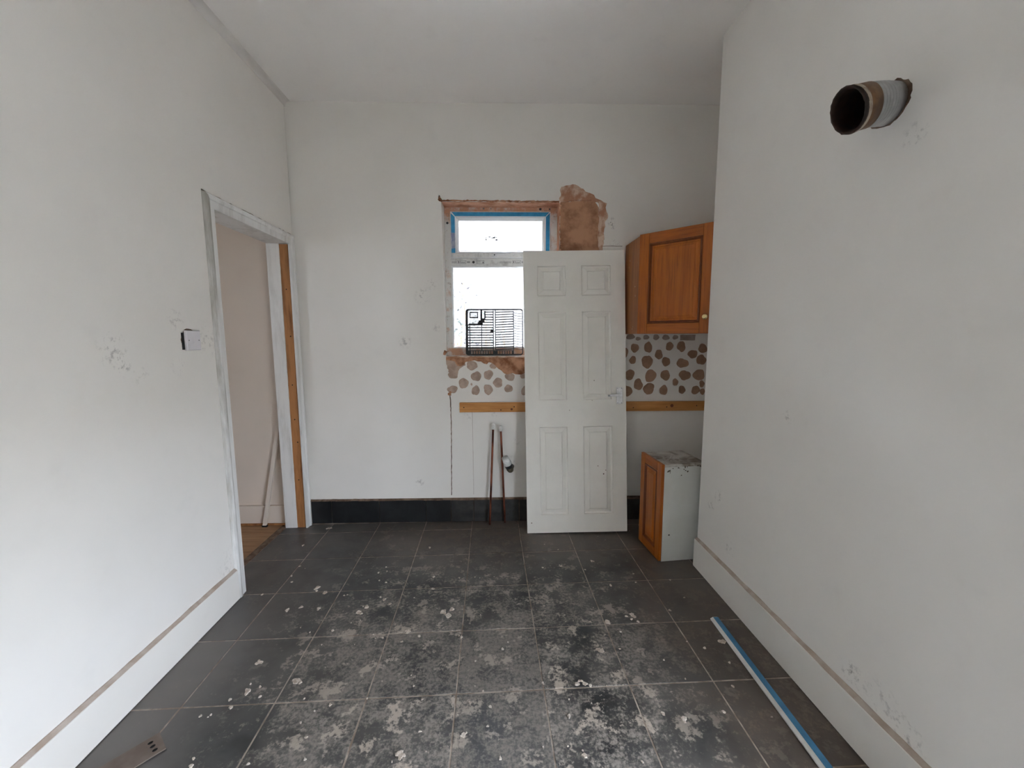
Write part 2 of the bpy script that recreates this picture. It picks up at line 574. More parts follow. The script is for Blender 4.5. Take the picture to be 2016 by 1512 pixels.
# ceiling with a soft cove along the left wall
R_ = .035
prof = [(-3.0, ZC), (XL, ZC - R_)]
pts = [(XL, ZC - R_)] + [(XL + R_ - R_ * math.cos(a), ZC - R_ + R_ * math.sin(a)) for a in [math.pi / 2 * k / 8 for k in range(1, 9)]]
pts = [(XL - .02, ZC - R_)] + pts + [(1.80, ZC), (1.80, ZC + .25), (-3.0, ZC + .25), (-3.0, ZC + .05), (XL - .02, ZC + .05)]
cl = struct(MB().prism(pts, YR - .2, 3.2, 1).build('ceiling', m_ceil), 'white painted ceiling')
for p in cl.data.polygons:
    if abs(p.normal.x) > .02 and abs(p.normal.y) < .1:
        p.use_smooth = True

# hall beyond the doorway
HX0 = -2.70
struct(MB().box(HX0, -1.42, 0, .30, -.2, 2.95).build('wall_hall', m_hall, mw=WB), 'beige painted hall wall seen through the doorway')
b = MB()
b.box(HX0 - .1, HX0, -.2, .80, -.2, 2.95)
b.box(HX0 - .1, HX0, 1.20, 3.2, -.2, 2.95)
b.box(HX0 - .1, HX0, .80, 1.20, -.2, 1.35)
b.box(HX0 - .1, HX0, .80, 1.20, 1.85, 2.95)
struct(b.build('wall_hall_side', m_hall), 'far side wall of the hall')
struct(MB().box(HX0, XL - .13, -.3, -.2, -.2, 2.95).build('wall_hall_end', m_hall), 'end wall of the hall')
struct(MB().box(HX0, -1.475, -.022, 0, .012, .142).build('baseboard_hall', m_hall, mw=WB, bevel=.004), 'painted skirting board in the hall')
struct(MB().box(HX0, -1.475, -.03, 0, 0.0, .012).build('trim_3', m_rawwood, mw=WB), 'bare wood strip under the hall skirting')

# floors: screed, tiles clipped to the room, boards in the hall
GX, GY, GR, T = -.501, 2.402, .0118, .3338
struct_floor = struct(MB().box(-1.49, 1.80, YR, 3.1, -.25, -.0019).build('floor', m_grout), 'dark slate tiled floor with pale grout')
cg, sg = math.cos(GR), math.sin(GR)


def clip(poly, axis, lim, keep_less):
    out = []
    for i in range(len(poly)):
        a, c = poly[i], poly[(i + 1) % len(poly)]
        ia = (a[axis] <= lim) == keep_less
        ic = (c[axis] <= lim) == keep_less
        if ia:
            out.append(a)
        if ia != ic:
            t = (lim - a[axis]) / (c[axis] - a[axis])
            out.append((a[0] + (c[0] - a[0]) * t, a[1] + (c[1] - a[1]) * t))
    return out


tile_bodies = {}
for i in range(-5, 8):
    for j in range(-2, 14):
        g = .0025
        q = [(i * T + g, -j * T + g), ((i + 1) * T - g, -j * T + g), ((i + 1) * T - g, -(j - 1) * T - g), (i * T + g, -(j - 1) * T - g)]
        poly = [(GX + cg * x - sg * y, GY + sg * x + cg * y) for x, y in q]
        # the chimney breast takes the corner of the floor; the doorway lets the tiles run to the threshold
        cyy = sum(p[1] for p in poly) / 4
        for ax, lim, less in ((0, -1.488, False), (0, 1.51 if cyy > 2.1 else 1.20, True), (1, YR, False), (1, 2.862, True)):
            if len(poly) >= 3:
                poly = clip(poly, ax, lim, less)
        if len(poly) < 3:
            continue
        ar = abs(sum(poly[k][0] * poly[(k + 1) % len(poly)][1] - poly[(k + 1) % len(poly)][0] * poly[k][1] for k in range(len(poly)))) / 2
        if ar < .0008:
            continue
        if cyy < 2.0 and max(p[0] for p in poly) < XL + .01:
            continue
        dz = rnd.uniform(-.0006, .0008)
        if j == 4:
            dz -= .0006
        tx, ty = rnd.uniform(-.002, .002), rnd.uniform(-.002, .002)
        cx = sum(p[0] for p in poly) / len(poly)
        cyy = sum(p[1] for p in poly) / len(poly)
        n = len(poly)
        e = .0022
        top = []
        for p in poly:
            d = Vector((cx - p[0], cyy - p[1]))
            L = d.length
            d = d / L * e
            top.append((p[0] + d.x - cx, p[1] + d.y - cyy, dz - .0003 + (p[0] - cx) * tx * .5 + (p[1] - cyy) * ty * .5))
        mid = [(p[0] - cx, p[1] - cyy, dz - .0014) for p in poly]
        bot = [(p[0] - cx, p[1] - cyy, -.012) for p in poly]
        b = MB()
        fs = [tuple(range(n)), tuple(range(3 * n - 1, 2 * n - 1, -1))]
        for k in range(n):
            k2 = (k + 1) % n
            fs += [(n + k, n + k2, k2, k), (2 * n + k, 2 * n + k2, n + k2, n + k)]
        b.add(top + mid + bot, fs)
        o = b.build('tile', m_tile, struct_floor)
        o.location = (cx, cyy, 0)

hall_floor = struct(MB().box(HX0, -1.49, -.2, 3.1, -.25, -.02).build('floor_hall', m_rawwood), 'bare boarded hall floor')
yy = 1.30
while yy < 2.89:
    y1 = min(yy + .121, 2.893)
    MB().box(HX0, -1.535, yy + .0015, y1 - .0015, -.02, -.004 + rnd.uniform(-.001, .001)).build('floor_board', m_plank, hall_floor, bevel=.001, seg=1)
    yy += .121
struct(MB().box(-1.533, -1.49, 2.06, 2.84, -.02, .003).build('trim_2', m_mortar, bevel=.003), 'worn threshold strip between boards and tiles')

# skirting boards
def skirting(name, x_wall, sgn, y0, y1, h, label):
    t_ = .02
    x0, x1 = x_wall, x_wall + sgn * t_
    o = struct(MB().prism([(min(x0, x1), 0.002), (max(x0, x1), 0.002), (max(x0, x1), h), (min(x0, x1), h)], y0, y1, 1).build(name, m_gloss, bevel=.0015, seg=1), label)
    # dusty ragged top left by the removed moulding
    r2 = random.Random(name)
    b = MB()
    n = 60
    vs, fs = [], []
    for k in range(n + 1):
        y = y0 + (y1 - y0) * k / n
        e = r2.uniform(-.0022, .001)
        hh = h + .009 + r2.uniform(-.002, .002)
        vs += [(x1 - sgn * .002 + sgn * e, y, h + .0004), (x_wall + sgn * .004, y, hh), (x_wall, y, hh), (x_wall, y, h + .0004)]
    for k in range(n):
        for q in range(4):
            fs.append((4 * k + q, 4 * k + (q + 1) % 4, 4 * k + 4 + (q + 1) % 4, 4 * k + 4 + q))
    fs += [(0, 1, 2, 3), (4 * n, 4 * n + 1, 4 * n + 2, 4 * n + 3)]
    b.add(vs, fs)
    b.build('dusty_top_edge', m_dust, o)
    return o


skirting('baseboard_left', XL, 1, YR, 2.026, .156, 'white skirting board with dusty top below the light switch')
skirting('baseboard_right', XR, -1, YR, YC, .166, 'white skirting board with brown top under the duct wall')

# tiled skirting on the back wall
bb = struct(MB().box(-1.333, 1.505, -.004, 0, .0, .178).build('baseboard_back', m_mortar, mw=WB), 'black slate tile skirting below the window')
us = [-1.330, -1.186, -.843, -.506, -.325, -.159, .172, .505, .838, 1.171, 1.502]
for k in range(len(us) - 1):
    h0 = .168 - .004 * (us[k] + 1.3)
    MB().box(us[k] + .0022, us[k + 1] - .0022, -.012, -.002, .002, h0).build('skirting_tile', m_sktile, bb, bevel=.0012, seg=1)
b = MB()
n = 90
vs, fs = [], []
for k in range(n + 1):
    u = -1.333 + 2.836 * k / n
    h = .168 - .004 * (u + 1.3)
    a, c = h + .010 + rnd.uniform(-.003, .003), -.012 + rnd.uniform(-.0015, .002)
    vs += [(u, c, h - .001), (u, -.003, a), (u, 0.001, a), (u, 0.001, h - .001)]
for k in range(n):
    for q in range(4):
        fs.append((4 * k + q, 4 * k + (q + 1) % 4, 4 * k + 4 + (q + 1) % 4, 4 * k + 4 + q))
b.add(vs, fs)
b.build('mortar_edge', m_mortar, bb)

# doorway lining and architrave
tr = struct(empty('trim_1'), 'worn white door lining and architrave round the hall doorway')
XA0, XA1 = XL - .145, XL + .004
MB().box(XA0, XA1, DN0 - .03, DN0, 0.0, DTOP + .03).build('jamb', m_arch, tr, bevel=.002, seg=1)
MB().box(XA0, XA1, DN0, DN1, DTOP, DTOP + .03).build('head_lining', m_arch, tr, bevel=.002, seg=1)
tag(MB().box(XA0, XL - .062, DN1, DN1 + .03, 0.0, DTOP).build('jamb', m_arch, tr, bevel=.002, seg=1))
# bare strip where the stop was torn away
pz = [0.0 + .03 * k for k in range(int(DTOP / .03) + 1)]
vs, fs = [], []
for z in pz:
    vs += [(XL - .062, DN1 + .006 + rnd.uniform(-.001, .002), z), (XL - .004 - rnd.uniform(0, .006), DN1 + .006, z), (XL - .004, DN1 + .03, z), (XL - .062, DN1 + .03, z)]
for k in range(len(pz) - 1):
    for q in range(4):
        fs.append((4 * k + q, 4 * k + (q + 1) % 4, 4 * k + 4 + (q + 1) % 4, 4 * k + 4 + q))
tag(MB().add(vs, fs).build('bare_wood_strip', m_rawwood, tr), 'bare brown wood strip down the far jamb')
for z in (.35, .62, .78, 1.02, 1.35, 1.66):
    MB().tube([(XL - .03 + rnd.uniform(-.012, .012), DN1 + .0045, z), (XL - .03, DN1 + .012, z)], .004, 8).build('nail_hole', m_black, tr)
# architrave profile (w outward from the opening, projection into the room)
PR = [(0.0, 0.0), (0.0, .012), (.034, .014), (.038, .019), (.050, .021), (.060, .017), (.064, 0.0)]


def arch(side):
    b = MB()
    n = len(PR)
    A, C = [], []
    for wv, t_ in PR:
        if side == 'near':
            A.append((XL + t_, DN0 + .004 - wv, 0.0)); C.append((XL + t_, DN0 + .004 - wv, DTOP - .004 + wv * 1.05))
        elif side == 'far':
            A.append((XL + t_, min(DN1 - .004 + wv * .92, 2.872), 0.0)); C.append((XL + t_, min(DN1 - .004 + wv * .92, 2.872), DTOP - .004 + wv * 1.05))
        else:
            A.append((XL + t_, DN0 + .004 - wv, DTOP - .004 + wv * 1.05)); C.append((XL + t_, min(DN1 - .004 + wv * .92, 2.872), DTOP - .004 + wv * 1.05))
    fs = [tuple(range(n)), tuple(range(n, 2 * n))] + [(k, (k + 1) % n, n + (k + 1) % n, n + k) for k in range(n)]
    flat = MB().add(A + C, [f for f in fs])
    return flat


for sd in ('near', 'far', 'top'):
    o = arch(sd).build('architrave', m_arch, tr)
    if sd == 'near':
        o.data.materials.append(m_archd)
        for p in o.data.polygons:
            cy_ = p.center.y
            if cy_ < DN0 - .034 and abs(p.normal.z) < .5:
                p.material_index = 1
# ragged plaster line above the architrave
vs, fs = [], []
n = 40
for k in range(n + 1):
    y = DN0 - .06 + (2.86 - DN0 + .06) * k / n
    z = DTOP + .063
    a = rnd.uniform(.001, .006)
    vs += [(XL, y, z), (XL + .010, y, z), (XL + .004, y, z + a), (XL, y, z + a)]
for k in range(n):
    for q in range(4):
        fs.append((4 * k + q, 4 * k + (q + 1) % 4, 4 * k + 4 + (q + 1) % 4, 4 * k + 4 + q))
MB().add(vs, fs).build('plaster_line', m_mortar, tr)

# ------------------------------------------------------------------ kitchen window
win = struct(empty('window_1', WB), 'white plastic window with top opening light, smeared with plaster')
FV = .11
b = MB()
x0, x1, z0, z1 = -.345, .448, 1.209, 2.251
ix0, ix1 = x0 + .040, x1 - .049
b.box(x0, ix0, FV, FV + .065, z0, z1)
b.box(ix1, x1, FV, FV + .065, z0, z1)
b.box(ix0, ix1, FV, FV + .065, z1 - .041, z1)
b.box(ix0, ix1, FV, FV + .065, z0, z0 + .052)
fr = b.build('outer_frame', m_frame, win)
MB().box(ix0, ix1, FV + .0005, FV + .065, 1.844, 1.894).build('transom', m_sashdirt, win, bevel=.003)
# opening sash
sz0, sz1 = 1.8945, z1 - .041
b = MB()
b.ring(ix0 + .001, ix1 - .001, sz0, sz1, [(.0, FV + .05), (.0, FV - .010), (.005, FV - .017), (.034, FV - .017), (.038, FV - .012), (.042, FV - .012), (.050, FV + .004), (.056, FV + .012), (.056, FV + .05)])
sash = b.build('opening_sash', m_upvc, win)
gx0, gx1, gz0, gz1 = ix0 + .055, ix1 - .055, sz0 + .038, sz1 - .055
MB().box(gx0 - .002, gx1 + .002, FV + .022, FV + .028, sz0 + .05, sz1 - .05).build('pane', m_glass, win)
# bottom rail of the sash is grimy: thin cover strip
MB().box(ix0 + .008, ix1 - .008, FV - .0185, FV - .0165, sz0 + .004, sz0 + .034).build('bottom_rail_face', m_sashdirt, sash)


def strip(pts, y0, y1, name, mat, par):
    return MB().prism(pts, y0, y1, 1).build(name, mat, par)


ta, tb_ = FV - .0182, FV - .0168
sx0, sx1 = ix0 + .001, ix1 - .001
i0, i1 = .0065, .033
strip([(sx0 + i0 + .006, sz1 - i0), (sx1 - i0 - .004, sz1 - i0), (sx1 - i1 - .002, sz1 - i1), (sx0 + i1 + .002, sz1 - i1)], ta, tb_, 'blue_tape', m_tape, sash)
strip([(sx1 - i0, sz1 - i0 - .004), (sx1 - i0, sz0 + i0), (sx1 - i1, sz0 + i1), (sx1 - i1, sz1 - i1 - .004)], ta, tb_, 'blue_tape', m_tape, sash)
strip([(sx0 + i0, sz1 - i0 - .008), (sx0 + i1, sz1 - i1 - .006), (sx0 + i1, sz1 - .145), (sx0 + i0, sz1 - .145)], ta, tb_, 'blue_tape', m_tape, sash)
strip([(sx0 + i0, sz0 + .062), (sx0 + i1, sz0 + .066), (sx0 + i1, sz0 + i1), (sx0 + i0, sz0 + i0)], ta, tb_, 'blue_tape', m_tape, sash)
strip(rough_poly([(sx0 + i0, sz1 - .145), (sx0 + i1, sz1 - .145), (sx0 + i1, sz0 + .066), (sx0 + i0, sz0 + .062)], rnd, .02, .0015), ta + .0004, tb_ - .0001, 'torn_tape', m_tape_t, sash)
# handle on the sash rail
b = MB()
b.box(-.012, .030, FV - .026, FV - .017, sz0 + .003, sz0 + .025)
h = b.build('handle_base', m_upvc, sash, bevel=.003)
MB().tube([(.004, FV - .03, sz0 + .013), (.004, FV - .045, sz0 + .014), (.03, FV - .05, sz0 + .019), (.07, FV - .047, sz0 + .026), (.115, FV - .043, sz0 + .029)], [.009, .010, .0095, .008, .006], 12).build('handle_lever', m_upvc, h)
MB().tube([(.004, FV - .055, sz0 + .014), (.004, FV - .044, sz0 + .014)], .0045, 10).build('handle_lock', m_print, h)
# fixed lower light
b = MB()
b.ring(ix0, ix1, z0 + .052, 1.844, [(0, FV + .03), (0, FV + .002), (.003, FV), (.009, FV + .004), (.012, FV + .012), (.012, FV + .03)])
b.build('glazing_bead', m_upvc, win)
MB().box(ix0 + .01, ix1 - .01, FV + .022, FV + .028, z0 + .062, 1.834).build('pane', m_glass, win)
# faint film residue on the top pane
r2 = random.Random(5)
b = MB()
for k in range(9):
    b.prism(blob(-.012 + r2.uniform(-.045, .045), 2.035 + r2.uniform(-.012, .012), r2.uniform(.004, .012), r2.uniform(.002, .005), r2, 8, .2), FV + .0214, FV + .0219, 1)
b.build('film_residue', m_tray_l, win)
# printed protective film on transom and frame
def label(txt, u, z, size, par, mat=m_print, y=FV - .0009):
    cu = bpy.data.curves.new('printed_text', 'FONT')
    cu.body = txt
    cu.size = size
    cu.extrude = .0002
    cu.materials.append(mat)
    o = bpy.data.objects.new('printed_text', cu)
    col.objects.link(o)
    o.parent = par
    o.location = (u, y, z)
    o.rotation_euler = (math.pi / 2, 0, 0)
    return o


def outline(u0, u1, za, zb, t_, par, mat=m_print, y=FV):
    b = MB()
    b.ring(u0, u1, za, zb, [(0, y), (0, y - .0008), (t_, y - .0008), (t_, y)])
    return b.build('printed_outline', mat, par)


def disc(u, z, r, par, mat=m_print, y=FV):
    return MB().tube([(u, y, z), (u, y - .0008, z)], r, 14).build('printed_dot', mat, par)


for u0 in (-.258, .130):
    outline(u0, u0 + .060, 1.858, 1.880, .0014, win)
    label('Retail', u0 + .017, 1.8625, .0165, win)
    MB().prism([(u0 + .005, 1.869), (u0 + .009, 1.877), (u0 + .013, 1.869), (u0 + .009, 1.861)], FV - .0008, FV, 1).build('printed_mark', m_print, win)
    for dz in (0, .007):
        MB().box(u0 + .066, u0 + .088, FV - .0008, FV, 1.863 + dz, 1.867 + dz).build('printed_line', m_printbox, win)
for u0, u1 in ((-.300, -.266), (.040, .122)):
    for dz in (0, .008):
        MB().box(u0, u1, FV - .0008, FV, 1.862 + dz, 1.8645 + dz).build('printed_line', m_printbox, win)
disc(-.146, 1.868, .009, win)
outline(-.123, -.070, 1.857, 1.880, .0015, win)
MB().prism([(-.083, 1.861), (-.073, 1.861), (-.078, 1.876)], FV - .0008, FV, 1).build('printed_mark', m_print, win)
disc(-.325, 2.135, .0085, win)
outline(-.334, -.316, 2.155, 2.200, .0014, win, m_printbox)
disc(.327, 2.230, .009, win)
outline(.352, .400, 2.219, 2.241, .0014, win, m_printbox)
disc(.392, 2.230, .0055, win)
disc(-.07, 2.232, .006, win, m_printbox)
disc(-.02, 2.232, .004, win, m_printbox)

# ------------------------------------------------------------------ plaster damage on the back wall (parts of the wall)
def wall_patch(name, pts, th, mat, j=.004, step=.018, inset=.02, y1=0.0005):
    return MB().prism(rough_poly(pts, rnd, step, j), -th, y1, 1, inset).build(name, mat, wall_back)


wall_patch('feathered_plaster', [(.448, 2.250), (.452, 2.338), (.470, 2.346), (.512, 2.358), (.566, 2.353), (.608, 2.329), (.656, 2.297), (.711, 2.265), (.767, 2.236), (.757, 2.206), (.779, 2.154), (.763, 2.124), (.760, 2.088), (.751, 2.042), (.750, 1.935), (.745, 1.70), (.70, 1.70), (.715, 2.24)], .0022, m_plaster_f, .006, .016, 0.01)
wall_patch('plaster_panel', [(.452, 1.62), (.72, 1.62), (.722, 1.932), (.713, 2.041), (.717, 2.154), (.713, 2.206), (.690, 2.246), (.60, 2.252), (.453, 2.243)], .003, m_plaster_d, .003, .02, 0.006)
b = MB()
ridge = [(.455, 2.243), (.50, 2.249), (.568, 2.254), (.62, 2.250), (.66, 2.258), (.69, 2.248)]
b.tube([(x, -.002, z) for x, z in rough_poly(ridge, rnd, .02, .0025, False)], .0042, 6)
b.build('plaster_lip', m_plaster_f, wall_back)
b = MB()
ridge = [(.712, 2.205), (.716, 2.16), (.722, 2.14), (.718, 2.09), (.712, 2.04), (.716, 1.98), (.722, 1.93), (.72, 1.80)]
b.tube([(x, -.002, z) for x, z in rough_poly(ridge, rnd, .02, .003, False)], .0042, 6)
b.build('plaster_lip', m_plaster_f, wall_back)
# crumbly plaster round the window opening
def crumb(pts, rad, mat, jit, y=-.001):
    p = rough_poly(pts, rnd, .012, jit, False)
    b = MB().tube([(x, y + rnd.uniform(-.002, .002), z) for x, z in p], [rad * rnd.uniform(.55, 1.3) for _ in p], 7)
    return b.build('plaster_edge', mat, wall_back)


crumb([(-.352, 2.250), (-.10, 2.249), (.2, 2.247), (.455, 2.245)], .0055, m_scrape, .002)
crumb([(.455, 2.245), (.454, 2.1), (.457, 1.98), (.455, 1.8), (.455, 1.5), (.455, 1.21)], .0060, m_plaster, .002, .003)
crumb([(-.338, 1.205), (-.1, 1.203), (.2, 1.201), (.452, 1.2)], .0055, m_plaster_f, .0015)
crumb([(-.342, 1.25), (-.35, 1.23), (-.352, 1.20)], .010, m_scrape, .004)
MB().prism(blob(-.357, 2.258, .013, .018, rnd, 14, .35), -.006, .001, 1, .2).build('plaster_crumb', m_scrape, wall_back)
MB().prism(blob(-.362, 2.275, .007, .009, rnd, 10, .3), -.004, .001, 1, .2).build('plaster_crumb', m_black, wall_back)
# brown plaster skim on the reveal faces
MB().add([(.4495, .002, 1.21), (.4495, .109, 1.21), (.4485, .109, 2.245), (.4485, .002, 2.24), (.4465, .002, 1.21), (.4465, .109, 1.21), (.4455, .109, 2.245), (.4455, .002, 2.24)],
         [(0, 1, 2, 3), (7, 6, 5, 4), (0, 4, 5, 1), (1, 5, 6, 2), (2, 6, 7, 3), (3, 7, 4, 0)]).build('reveal_plaster', m_plaster, wall_back)
MB().box(-.345, .446, .002, .109, 2.2395, 2.2425).build('reveal_plaster', m_plaster, wall_back)
# scraped zone beneath the sill
wall_patch('scraped_plaster', [(-.340, 1.202), (.10, 1.199), (.45, 1.197), (.47, 1.09), (.40, 1.06), (.30, 1.08), (.205, 1.085), (.185, 1.078), (.145, 1.081), (.125, 1.088), (.092, 1.078), (.069, 1.085), (.049, 1.105), (.026, 1.119), (-.004, 1.152), (-.02, 1.162), (-.04, 1.165), (-.053, 1.152), (-.079, 1.156), (-.096, 1.169), (-.116, 1.172), (-.138, 1.179), (-.204, 1.169), (-.215, 1.150), (-.238, 1.136), (-.261, 1.14), (-.277, 1.173), (-.309, 1.18), (-.340, 1.183)], .0022, m_scrape, .002, .014, .0)
wall_patch('bare_plaster', [(-.342, 1.19), (-.335, 1.14), (-.322, 1.10), (-.30, 1.075), (-.262, 1.075), (-.25, 1.12), (-.205, 1.145), (-.205, 1.185)], .0014, m_dab_l, .004, .014, .0)
DL = [(-.293, 1.077, .034, .028), (-.22, 1.017, .033, .039), (-.299, .974, .037, .027), (-.13, 1.066, .036, .035), (-.135, .966, .028, .035), (-.044, 1.077, .032, .035), (-.047, .972, .032, .037), (.022, 1.02, .035, .033), (.107, 1.062, .035, .029), (.097, .978, .029, .029), (.212, .961, .026, .034), (-.159, 1.143, .04, .032), (-.01, 1.139, .023, .022), (-.164, 1.01, .007, .009), (.198, 1.068, .02, .02)]
DR = [(.989, 1.261, .031, .03), (1.084, 1.266, .028, .04), (1.236, 1.272, .028, .03), (1.32, 1.271, .031, .038), (1.474, 1.256, .032, .033), (1.403, 1.216, .034, .031), (1.161, 1.214, .029, .033), (.977, 1.176, .024, .029), (1.08, 1.163, .038, .048), (1.215, 1.164, .031, .032), (1.333, 1.152, .043, .034), (1.467, 1.176, .035, .037), (.921, 1.228, .022, .036), (.958, 1.072, .036, .037), (1.108, 1.063, .042, .044), (1.214, 1.067, .034, .037), (1.354, 1.066, .043, .036), (1.456, 1.068, .041, .042), (1.022, 1.002, .033, .041), (1.099, .971, .04, .042), (1.288, 1.017, .02, .028), (1.338, .962, .026, .029), (1.206, .96, .031, .034), (1.437, .959, .031, .031), (1.48, 1.004, .019, .025), (1.487, .948, .017, .025), (.945, .956, .037, .037),
      (.40, .98, .035, .035), (.52, 1.03, .034, .036), (.62, .97, .036, .033), (.74, 1.05, .035, .038), (.84, .98, .033, .035), (.50, 1.13, .036, .034), (.82, 1.14, .034, .036), (.66, 1.15, .036, .034)]
DP = [(.956, 1.34, .03, .02), (1.011, 1.326, .018, .014), (1.067, 1.336, .021, .018), (1.138, 1.336, .023, .02), (1.207, 1.334, .025, .02), (1.274, 1.335, .021, .016)]
r2 = random.Random(11)
for L, mt in ((DL, m_dab_l), (DR, m_dab_r), (DP, m_dab_p)):
    for u, z, rx, rz in L:
        MB().prism(blob(u, z, rx, rz, r2, 20, .10), -.0016, .0005, 1, .03).build('adhesive_dab', mt, wall_back)
wall_patch('painted_over_patch', [(1.31, 1.315), (1.415, 1.312), (1.418, 1.352), (1.31, 1.352)], .0015, m_dab_p, .002, .02, 0)
# crack down the wall and the faint board joint beside it
p = rough_poly([(-.318, .945), (-.314, .90), (-.312, .70), (-.316, .45), (-.320, .20), (-.321, .172)], rnd, .015, .0012, False)
MB().tube([(x, .0005, z) for x, z in p], [rnd.uniform(.0022, .0042) for _ in p], 6).build('crack', m_mortar, wall_back)
p = rough_poly([(-.162, .86), (-.160, .60), (-.160, .172)], rnd, .03, .0006, False)
MB().tube([(x, .0006, z) for x, z in p], .0014, 5).build('crack', m_dab_p, wall_back)
MB().prism(blob(-.318, .945, .014, .016, rnd, 16, .3), -.002, .0005, 1, .1).build('plaster_crumb', m_scrape, wall_back)
p = rough_poly([(.727, 1.955), (.80, 1.957), (.90, 1.955)], rnd, .02, .001, False)
MB().tube([(x, .0004, z) for x, z in p], .0018, 5).build('crack', m_mortar, wall_back)

# ------------------------------------------------------------------ wooden batten
bt = tag(empty('wall_batten', WB), 'long varnished pine batten fixed across the back wall behind the door', 'batten')
MB().box(-.249, 1.508, -.021, -.0022, .813, .881).build('board', m_batten, bt, bevel=.0015, seg=1)
for u, z, r in ((-.219, .848, .004), (.118, .833, .008), (.136, .850, .004), (.042, .828, .004), (1.262, .851, .012), (1.225, .842, .004), (1.44, .850, .004), (.985, .838, .004)):
    MB().tube([(u, -.0214, z), (u, -.018, z)], r, 12).build('knot', m_oak_d if r > .005 else m_black, bt)

# ------------------------------------------------------------------ copper pipes with end caps
def cpipe(name, top, bot, label_, bend=0.0):
    t = tag(empty(name), label_, 'pipe', 'capped copper pipes')
    top, bot = Vector(top), Vector(bot)
    d = (top - bot)
    pts = [bot + d * k / 10 + Vector((0, -bend * math.sin(math.pi * k / 10), 0)) for k in range(11)]
    MB().tube(pts, .0078, 14).build('pipe', m_copper, t)
    u = d.normalized()
    c0 = top - u * .006
    MB().tube([c0, c0 + u * .004, c0 + u * .012, c0 + u * .028, c0 + u * .036, c0 + u * .041], [.011, .0145, .0150, .0140, .0115, .006], 16).build('end_cap', m_cap, t)
    return t


cpipe('copper_pipe', (-.014, 2.822, .700), (-.044, 2.800, .001), 'copper pipe with white cap, left of the pair below the batten')
cpipe('copper_pipe', (.040, 2.824, .686), (.066, 2.826, .001), 'copper pipe with white cap, beside the waste fitting')

# ------------------------------------------------------------------ waste pipe fitting
wp = tag(empty('waste_pipe_fitting'), 'white and black plastic waste fitting sticking out of the wall', 'pipe fitting')
A, Bv = Vector((.066, 2.755, .508)), Vector((.113, 2.792, .392))
ax = (Bv - A).normalized()
L = (Bv - A).length
P = lambda k: A + ax * (L * k)
b = MB()
b.tube([P(.20), P(0), P(0), P(.12)], [.0255, .0235, .0185, .0175], 22, cap=False)
b.build('mouth_ring', m_cap, wp)
MB().tube([P(.12), P(.121)], .0176, 20).build('pipe_bore', m_black, wp)
MB().tube([P(.19), P(.20), P(.24), P(.45), P(.48), P(.485)], [.020, .0265, .0275, .0280, .027, .02], 22).build('collar_nut', m_cap, wp)
MB().tube([P(.47), P(.475), P(.66), P(.665)], [.02, .027, .0265, .02], 22).build('rubber_seal', m_rubber, wp)
MB().tube([P(.655), P(.66), P(.85), P(.95), P(1.0), P(1.03)], [.02, .0255, .024, .018, .008, .002], 22).build('pipe_body', m_sludge, wp)
MB().tube([P(.80), P(.82) + Vector((.006, .03, .0)), Vector((.118, 2.8585, .41))], [.018, .018, .018], 16).build('wall_stub', m_sludge, wp)

# ------------------------------------------------------------------ dish drainer standing in the window
tw = Matrix.Translation((0, 0, 0))
dr = tag(empty('dish_drainer', WB @ Matrix.Translation((-.2045, .060, 1.2115)) @ Matrix.Rotation(math.radians(-5.5), 4, 'X')), 'dark grey plastic dish drainer standing on the window sill', 'dish rack')
KX = .408 / 895.0
KZ = .328 / 720.0
ca = lambda px: (px - 450) * KX
cz = lambda py: (1265 - py) * KZ


def bar(b, px0, px1, py0, py1, y0=-.006, y1=.006):
    b.box(ca(px0), ca(px1), y0, y1, cz(py1), cz(py0))


b = MB()
# rim with rounded outer corners
W_, H_ = .408, .328


def rrect(x0, x1, z0, z1, r, n=6):
    o = []
    for cx, cy_, a0 in ((x1 - r, z1 - r, 0), (x0 + r, z1 - r, 90), (x0 + r, z0 + r, 180), (x1 - r, z0 + r, 270)):
        for k in range(n + 1):
            a = math.radians(a0 + 90 * k / n)
            o.append((cx + r * math.cos(a), cy_ + r * math.sin(a)))
    return o


po = rrect(0, W_, 0, H_, .018)
pi_ = rrect(.0155, W_ - .006, .008, H_ - .008, .012)
n = len(po)
vs = [(x, -.016, z) for x, z in po] + [(x, -.016, z) for x, z in pi_] + [(x, .008, z) for x, z in po] + [(x, .008, z) for x, z in pi_]
fs = []
for k in range(n):
    q = (k + 1) % n
    fs += [(k, q, n + q, n + k), (2 * n + k, 3 * n + k, 3 * n + q, 2 * n + q), (k, 2 * n + k, 2 * n + q, q), (n + k, n + q, 3 * n + q, 3 * n + k)]
b.add(vs, fs)
b.build('rim', m_tray, dr)
b = MB()
bar(b, 485, 1195, 1188, 1198)
bar(b, 485, 1330, 1246, 1254)
xs = [485, 525] + []
for k in range(10):
    bar(b, 522 + k * 39.5 - 5, 522 + k * 39.5 + 6, 1195, 1248)
bar(b, 485, 524, 1190, 1250)
bar(b, 880, 940, 1190, 1250)
for k in range(7):
    bar(b, 940 + k * 39 - 5, 940 + k * 39 + 6, 1195, 1248)
bar(b, 1174, 1200, 1190, 1250)
b.build('slotted_edge', m_tray, dr)
for px, py0 in ((512, 780), (697, 760), (879, 560), (1196, 570)):
    b = MB()
    bar(b, px - 6, px + 7, py0, 1190)
    b.build('rib', m_tray, dr)
for k in range(10):
    py = 790 + k * 40
    b = MB(); bar(b, 512, 697, py - 8, py + 8, -.004, .004); b.build('slat', m_tray, dr)
    b = MB(); bar(b, 482, 512, py - 8, py + 8, -.004, .004); b.build('slat', m_tray, dr)
for k in range(15):
    py = 590 + k * 40
    xl = 745 if py < 720 else 700
    b = MB(); bar(b, xl, 879, py - 8, py + 8, -.004, .004); b.build('slat', m_tray, dr)
